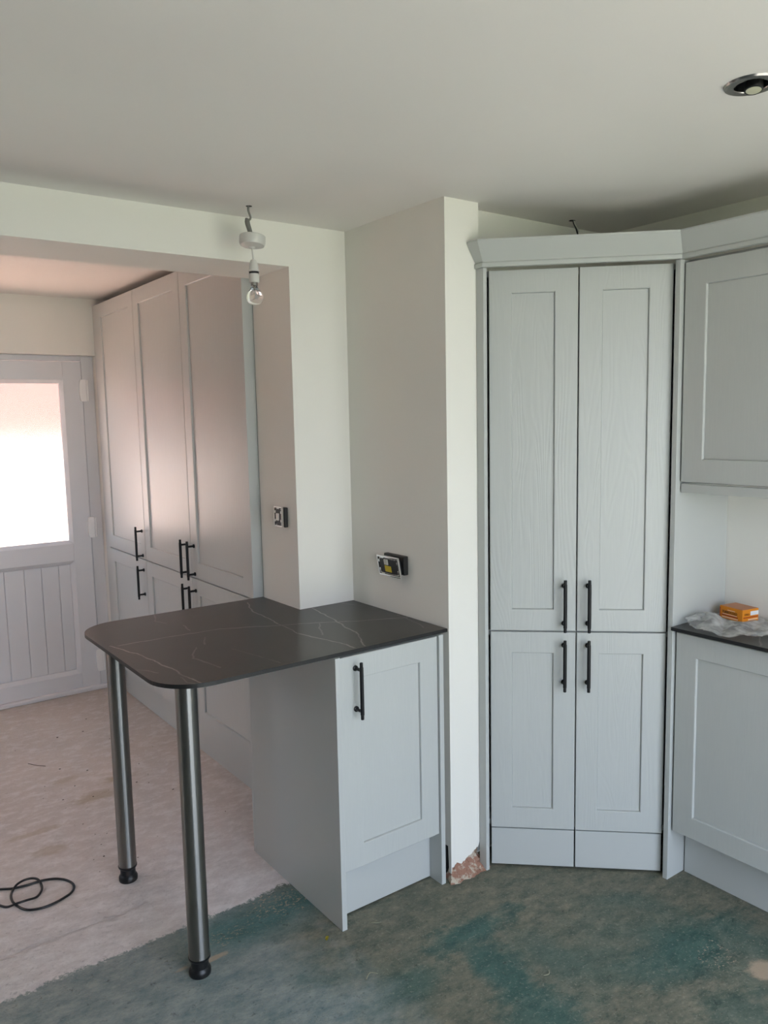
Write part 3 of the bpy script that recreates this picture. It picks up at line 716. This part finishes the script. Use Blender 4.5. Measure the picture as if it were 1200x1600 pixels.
# ------------------------------------------------------------------ electrical plates
def plate(root, M, wd, ht, double):
    """chrome rim, black module; local x right, -y outward"""
    rim = .006
    bm = bmesh.new()
    for a in ((-wd/2, wd/2, ht/2-rim, ht/2), (-wd/2, wd/2, -ht/2, -ht/2+rim), (-wd/2, -wd/2+rim, -ht/2+rim, ht/2-rim), (wd/2-rim, wd/2, -ht/2+rim, ht/2-rim)):
        box(bm, a[0], a[1], -.004, .004, a[2], a[3], .001)
    # spring tabs on the rim
    for sx_ in (-1, 1):
        for z in (-.2, .22): box(bm, sx_*(wd/2-rim-.003)-.004, sx_*(wd/2-rim-.003)+.004, -.003, .003, z*ht-.005, z*ht+.005, .001)
    for x in ((-.25, .25) if double else (0,)): box(bm, x*wd-.009, x*wd+.009, -.003, .003, ht/2-rim-.004, ht/2-rim+.001, .001)
    link('frame', mesh(bm, 'chrome'), root, M)
    bm = bmesh.new(); pts = []
    for k_ in range(28):
        a = 2*PI*k_/28; rr_ = 1+(.06 if k_ % 7 in (3, 4) else 0)
        cx_ = math.copysign(abs(math.cos(a))**.45, math.cos(a)); cz = math.copysign(abs(math.sin(a))**.45, math.sin(a))
        pts.append((cx_*(wd/2-rim-.001)*min(1, .93*rr_), cz*(ht/2-rim-.001)*min(1, .9*rr_)))
    A = [bm.verts.new((x, -.002, z)) for x, z in pts]; B = [bm.verts.new((x, .016, z)) for x, z in pts]
    bm.faces.new(A); bm.faces.new(B[::-1])
    for i in range(28): bm.faces.new((A[i], A[(i+1) % 28], B[(i+1) % 28], B[i]))
    link('module', mesh(bm, 'black_plastic'), root, M)
# socket on the partition side wall (faces -x)
M = TR(1.638, 2.215, 1.056, RZ) @ Matrix.Rotation(math.radians(10), 4, 'X')
r = thing('socket_plate', 'loose double socket plate with chrome rim and yellow sticker on the partition wall', 'socket', M)
plate(r, M, .123, .074, True)
bx('sticker', r, 'yellow_label', -.022, .014, -.0035, -.001, -.020, .002, .0004, M=M)
bx('terminal', r, 'bare_wire', -.020, .000, -.006, -.001, .006, .026, .001, M=M)
MB = TR(1.658, 2.214, 1.062, RZ)
bx('back_box', r, 'gasket_plastic', -.059, .059, 0, .0195, -.033, .033, .002, M=MB)
bm = bmesh.new()
for a in (-.03, .0, .03): tube(bm, spline([(a, .0, -.01), (a+.006, -.010, .012), (a-.004, -.020, .004)], 5), .0015, 6)
link('wires', mesh(bm, 'bare_wire', True), r, MB)
# light switch on the pier reveal (faces -x)
M = TR(1.418, 2.600, 1.2185, RZ)
r = thing('light_switch', 'loose chrome rimmed light switch on the pier reveal beside the tall cabinets', 'switch', M)
plate(r, M, .060, .076, False)
bx('rocker', r, 'white_plastic', -.011, .007, -.007, -.001, -.014, .012, .001, M=M)
MB = TR(1.4245, 2.599, 1.216, RZ)
bx('back_box', r, 'gasket_plastic', -.031, .031, 0, .0153, -.037, .037, .002, M=MB)

# ------------------------------------------------------------------ pendant lamp
M = TR(1.215, 2.35, 0)
r = thing('pendant_lamp', 'bare bulb hanging on a loose white ceiling rose before the opening', 'lamp', TR(1.22, 2.35, 2.253))
top = H+CEIL(1.215, 2.35)
bm = bmesh.new(); tube(bm, spline([(1.215, 2.35, top+.01), (1.212, 2.35, 2.235), (1.219, 2.35, 2.212), (1.212, 2.35, 2.200), (1.219, 2.35, 2.172), (1.221, 2.35, 2.155)], 5), [.0035]*26, 8)
link('mains_cable', mesh(bm, 'grey_cable', True), r, WI)
bm = bmesh.new(); tube(bm, spline([(1.207, 2.352, 2.208), (1.205, 2.35, 2.195), (1.212, 2.349, 2.172), (1.216, 2.35, 2.156)], 5), .0062, 8)
link('cable_sheath', mesh(bm, 'grey_cable', True), r, WI)
MR = Matrix.Translation((1.222, 2.35, 2.138)) @ Matrix.Rotation(math.radians(6), 4, 'Y') @ Matrix.Rotation(math.radians(-3), 4, 'X')
bm = bmesh.new(); lathe(bm, [(0, .019), (.040, .019), (.0415, .017), (.0415, -.004), (.038, -.011), (.010, -.0165), (.006, -.021), (0, -.021)], 40, MR); link('ceiling_rose', mesh(bm, 'white_plastic', 30), r, WI)
bm = bmesh.new(); tube(bm, [(1.221, 2.35, 2.118), (1.2225, 2.35, 2.098), (1.2235, 2.35, 2.080)], .0028, 8); link('flex', mesh(bm, 'white_plastic', True), r, WI)
hx, hy = 1.2235, 2.35; ZT = Matrix.Translation((hx, hy, 0))
bm = bmesh.new(); lathe(bm, [(0, 2.084), (.006, 2.084), (.010, 2.080), (.0145, 2.066), (.0155, 2.052), (.0180, 2.050), (.0180, 2.046), (0, 2.046)], 32, ZT); hd = link('lamp_holder', mesh(bm, 'white_plastic', 30), r, WI)
bm = bmesh.new(); lathe(bm, [(0, 2.0465), (.0158, 2.0465), (.0158, 2.039), (0, 2.039)], 32, ZT); link('gap_ring', mesh(bm, 'black_plastic', 30), hd, WI)
bm = bmesh.new(); lathe(bm, [(0, 2.039), (.0170, 2.039), (.0165, 2.014), (.0150, 2.0125), (0, 2.0125)], 32, ZT); link('shade_ring', mesh(bm, 'white_plastic', 30), hd, WI)
bm = bmesh.new(); lathe(bm, [(0, 2.0125), (.0110, 2.0125), (.0110, 2.002), (.0095, 2.0005), (0, 2.0005)], 32, ZT); link('bulb_cap', mesh(bm, 'dark_chrome', 30), r, WI)
outer = [(.0095, 2.001), (.0115, 1.996), (.0175, 1.988), (.0240, 1.980), (.0278, 1.970), (.0272, 1.960), (.0225, 1.950), (.0130, 1.9435), (0, 1.942)]
inner = [(max(0, r_-.0008), z+.0008) for r_, z in outer[::-1]]; inner[0] = (0, 1.9428); inner[-1] = (.0087, 2.001)
bm = bmesh.new(); lathe(bm, outer+inner, 36, ZT, close=False)
bulb = link('glass_bulb', mesh(bm, 'clear_glass', True), r, WI)
bm = bmesh.new()
tube(bm, [(hx-.002, hy, 2.0), (hx-.009, hy, 1.970)], .0005, 6); tube(bm, [(hx+.002, hy, 2.0), (hx+.009, hy, 1.970)], .0005, 6)
tube(bm, [(hx-.009+.018*k_/16, hy+.0012*math.sin(k_*1.6), 1.970+.0035*math.sin(PI*k_/16)) for k_ in range(17)], .0006, 6)
tube(bm, [(hx, hy, 2.0), (hx, hy, 1.982)], .0022, 8)
link('filament', mesh(bm, 'tungsten', True), bulb, WI)
def hole(name, label, x, y, rr_, z=None):
    bm = bmesh.new(); zc = (z if z is not None else H+CEIL(x, y))
    n_ = 18; c_ = [bm.verts.new((x+rr_*(1+.3*noise.noise((i*.9, x*9, 0)))*math.cos(2*PI*i/n_), y+rr_*(1+.3*noise.noise((i*.9, y*9, 3)))*math.sin(2*PI*i/n_), zc-.001)) for i in range(n_)]
    d_ = [bm.verts.new((v.co.x, v.co.y, zc+.004)) for v in c_]
    bm.faces.new(c_); bm.faces.new(d_[::-1])
    for i in range(n_): bm.faces.new((c_[i], c_[(i+1) % n_], d_[(i+1) % n_], d_[i]))
    return mesh(bm, 'hole_dark')
link('cable_hole', hole('h', '', 1.215, 2.35, .010), r, WI)
# wire stub above the corner unit
r = thing('ceiling_wire', 'thin wire poking out of the ceiling above the corner cabinet', 'cable', TR(2.262, 1.936, H))
bm = bmesh.new(); tube(bm, spline([(2.262, 1.936, H+.01), (2.268, 1.934, H-.012), (2.276, 1.930, H-.030), (2.284, 1.925, H-.060), (2.296, 1.918, H-.105), (2.312, 1.91, H-.150)], 6), .0028, 8)
link('black_core', mesh(bm, 'black_plastic', True), r, WI)
bm = bmesh.new(); tube(bm, spline([(2.264, 1.934, H+.01), (2.269, 1.931, H-.012), (2.279, 1.926, H-.030), (2.284, 1.924, H-.042)], 6), .0022, 8)
link('bare_core', mesh(bm, 'bare_wire', True), r, WI)
link('cable_hole', hole('h', '', 2.262, 1.936, .011), r, WI)

# recessed downlight
sxp, syp = 1.6765, .955
zc = H+CEIL(sxp, syp); M = TR(sxp, syp, zc)
r = thing('downlight', 'round chrome tilting downlight set in the kitchen ceiling', 'light', M)
bm = bmesh.new(); lathe(bm, [(.033, -.001), (.035, -.0045), (.046, -.0062), (.053, -.004), (.0555, .0), (.033, .001)], 48, close=True); link('bezel', mesh(bm, 'dark_chrome', 40), r)
bm = bmesh.new(); lathe(bm, [(.0345, -.0035), (.0345, .055), (0, .055), (0, .053), (.0325, .053), (.0325, -.0035)], 48); link('recess_can', mesh(bm, 'black_plastic', 40), r)
MT = M @ Matrix.Translation((-.002, -.004, -.006)) @ Matrix.Rotation(math.radians(-5), 4, 'X') @ Matrix.Rotation(math.radians(9), 4, 'Y')
bm = bmesh.new(); lathe(bm, [(0, .045), (.014, .045), (.0175, .020), (.0185, -.012), (.0160, -.0135), (.0155, -.010), (0, -.010)], 40, Matrix.Translation((-.004, -.004, 0))); lb = link('lamp_barrel', mesh(bm, 'black_plastic', 40), r, MT)
bm = bmesh.new(); lathe(bm, [(0, -.0105), (.0152, -.0105), (.0152, -.0125), (0, -.0145)], 40, Matrix.Translation((-.004, -.004, 0))); link('lens', mesh(bm, 'lamp_lens', 40), lb, MT)

# ------------------------------------------------------------------ cord on the floor
CORD = [(0.396, 2.867), (0.429, 2.848), (0.456, 2.83), (0.476, 2.823), (0.513, 2.816), (0.547, 2.815), (0.574, 2.808), (0.6, 2.793), (0.623, 2.766), (0.636, 2.73), (0.633, 2.699), (0.616, 2.674), (0.588, 2.659), (0.555, 2.648), (0.521, 2.646), (0.489, 2.656), (0.47, 2.673), (0.456, 2.705), (0.448, 2.742), (0.45, 2.778), (0.46, 2.808), (0.479, 2.826), (0.506, 2.839), (0.531, 2.833), (0.545, 2.808), (0.547, 2.773), (0.536, 2.743), (0.516, 2.721), (0.485, 2.708), (0.457, 2.709), (0.428, 2.723), (0.41, 2.746), (0.383, 2.794)]
LIFT = {21, 22, 23, 24, 28, 29}
pts = []
n_ = len(CORD)
for i, (x, y) in enumerate(CORD):
    pts.append((x, y, .0042+(.0085 if i in LIFT else 0)))
bm = bmesh.new(); tube(bm, spline(pts, 6), .0040, 8)
o = link('power_cord', mesh(bm, 'black_plastic', True)); props(o, 'black cord lying in two loops on the bare screed floor', 'cord')

# small litter
def litter(name, label, cat, pts_, rad, mat, group=None):
    bm = bmesh.new(); tube(bm, spline(pts_, 4), rad, 5); o = link(name, mesh(bm, mat, True)); return props(o, label, cat, group)
litter('wire_offcut', 'pale curved offcut lying near the corner cabinet doors on the floor', 'offcut', [(1.57, 1.428, .002), (1.585, 1.422, .003), (1.598, 1.434, .002)], .0014, 'straw')
litter('wire_offcut', 'bent pale offcut on the floor in front of the base cabinet plinth', 'offcut', [(1.322, 1.925, .002), (1.335, 1.908, .004), (1.350, 1.905, .002)], .0014, 'straw')
litter('wire_offcut', 'thin dark offcut on the bare screed left of the rear leg', 'offcut', [(0.745, 3.88, 0.002), (0.774, 3.83, 0.002), (0.803, 3.798, 0.002)], .0012, 'grit')
litter('wire_offcut', 'short white curl of offcut on teal floor in front of the peninsula', 'offcut', [(1.165, 1.723, 0.002), (1.189, 1.738, 0.002), (1.205, 1.722, 0.002)], .0013, 'straw')
bm = bmesh.new()
prf = [(-.010, -.004, .001), (-.004, -.006, .003), (.006, -.003, .004), (.011, .003, .002), (.003, .005, .005), (-.006, .003, .003)]
vv = [bm.verts.new(p_) for p_ in prf]; bm.faces.new(vv)
bmesh.ops.solidify(bm, geom=list(bm.faces), thickness=.0012)
o = link('yellow_scrap', mesh(bm, 'dry_leaf'), None, TR(1.174, 1.943, .0005, .5)); props(o, 'tiny yellow scrap on the floor beside the peninsula end panel', 'scrap')
bm = bmesh.new()
for k_ in range(46):
    x = random.uniform(.70, 1.36); y = random.uniform(2.75, 4.3); s = random.uniform(.0012, .0034)
    bmesh.ops.create_icosphere(bm, subdivisions=1, radius=s, matrix=Matrix.Translation((x, y, s*.6)) @ Matrix.Diagonal((1.4, .8, .6, 1)))
props(link('grit', mesh(bm, 'grit')), 'specks of dirt scattered over the bare screed floor', 'dirt', kind='stuff')

# ------------------------------------------------------------------ bag and box on the right worktop
WT = .880
def cloth(x0_, x1_, y0_, y1_, nx_, ny_, hf, mask):
    bm = bmesh.new(); V = {}
    for i in range(nx_+1):
        for j in range(ny_+1):
            x = x0_+(x1_-x0_)*i/nx_; y = y0_+(y1_-y0_)*j/ny_
            if mask(x, y): V[i, j] = bm.verts.new((x, y, WT+.0015+max(0, hf(x, y))))
    for i in range(nx_):
        for j in range(ny_):
            q = [(i, j), (i+1, j), (i+1, j+1), (i, j+1)]
            if all(k_ in V for k_ in q): bm.faces.new([V[k_] for k_ in q])
    return bm
def crease(x, y, s):
    return abs(noise.noise((x*s, y*s*1.3, .3)))+.5*abs(noise.noise((x*s*2.3+4, y*s*2.1, 1.3)))
def hbag(x, y):
    h_ = .001+.020*crease(x, y, 11)+.0025*crease(x+3, y, 40)
    c_ = math.exp(-((x-2.36)/.08)**2-((y-1.44)/.05)**2)*.026
    under = math.exp(-(((x-2.475)/.06)**4+((y-1.41)/.06)**4))
    return (h_+c_)*(1-under)+.003*under
def mbag(x, y):
    u = (x-2.395)/.155; v = (y-1.36)/.135
    return abs(u)**2.6+abs(v)**2.6 < 1+.35*noise.noise((x*16, y*16, 2))
bm = cloth(2.245, 2.552, 1.10, 1.489, 90, 110, hbag, mbag)
bmesh.ops.solidify(bm, geom=list(bm.faces), thickness=.0003)
r = link('plastic_bag', mesh(bm, 'plastic_film', True)); props(r, 'crumpled clear plastic bag spread on the right worktop under the box', 'bag')

MB = TR(2.437, 1.362, WT+.0055, math.radians(-11)); bw, bd, bh = .074, .092, .041
r = thing('screw_box', 'small orange cardboard box on the crumpled bag by the wall', 'box', MB)
bx('carton', r, 'orange_card', 0, bw, 0, bd, 0, bh, .0008)
bx('lid_print', r, 'card_top', .002, bw-.002, .002, bd-.002, bh, bh+.0006, 0)
def strip(name, mat, face, a0, a1, z0, z1, t_=.0005):
    if face == 'left': return bx(name, r, mat, -t_, 0.0002, a0, a1, z0, z1, 0)
    return bx(name, r, mat, a0, a1, -t_, .0002, z0, z1, 0)
strip('pale_band', 'card_pale', 'left', .018, .082, .0035, .0075); strip('red_band', 'card_red', 'left', .018, .084, .010, .0135); strip('pale_band', 'card_pale', 'left', .030, .060, .029, .0315)
strip('pale_band', 'card_pale', 'left', .022, .080, .0145, .017)
strip('red_band', 'card_red', 'front', .004, .072, .013, .0165); strip('white_sticker', 'card_white', 'front', .036, .073, .0205, .034); strip('pale_band', 'card_pale', 'front', .026, .070, .005, .009)
strip('corner_band', 'card_red', 'left', .0885, .092, 0, .036)
def lettering(txt, size, Mw, parent, name='lettering', mat='card_print', xs=1.):
    cu = bpy.data.curves.new('t', 'FONT'); cu.body = txt; cu.size = size; cu.extrude = .00025; cu.align_x = 'CENTER'; cu.align_y = 'CENTER'
    to = bpy.data.objects.new('t', cu); C.objects.link(to); bpy.context.view_layer.update()
    me = bpy.data.meshes.new_from_object(to.evaluated_get(bpy.context.evaluated_depsgraph_get())); bpy.data.objects.remove(to)
    me.materials.clear(); me.materials.append(MAT[mat]); me.transform(Matrix.Diagonal((xs, 1, 1, 1)))
    return link(name, me, parent, Mw)
L1 = MB @ Matrix.Translation((-.0006, .051, .0225)) @ Matrix.Rotation(-PI/2, 4, 'Z') @ Matrix.Rotation(PI/2, 4, 'X')
lettering('TURBOGOLD', .0125, L1, r, xs=.80)
L2 = MB @ Matrix.Translation((.019, -.0006, .0250)) @ Matrix.Rotation(PI/2, 4, 'X')
lettering('GOLD', .009, L2, r, xs=.85)

for o in list(bpy.data.objects):
    if o.type == 'EMPTY': o.empty_display_size = .05
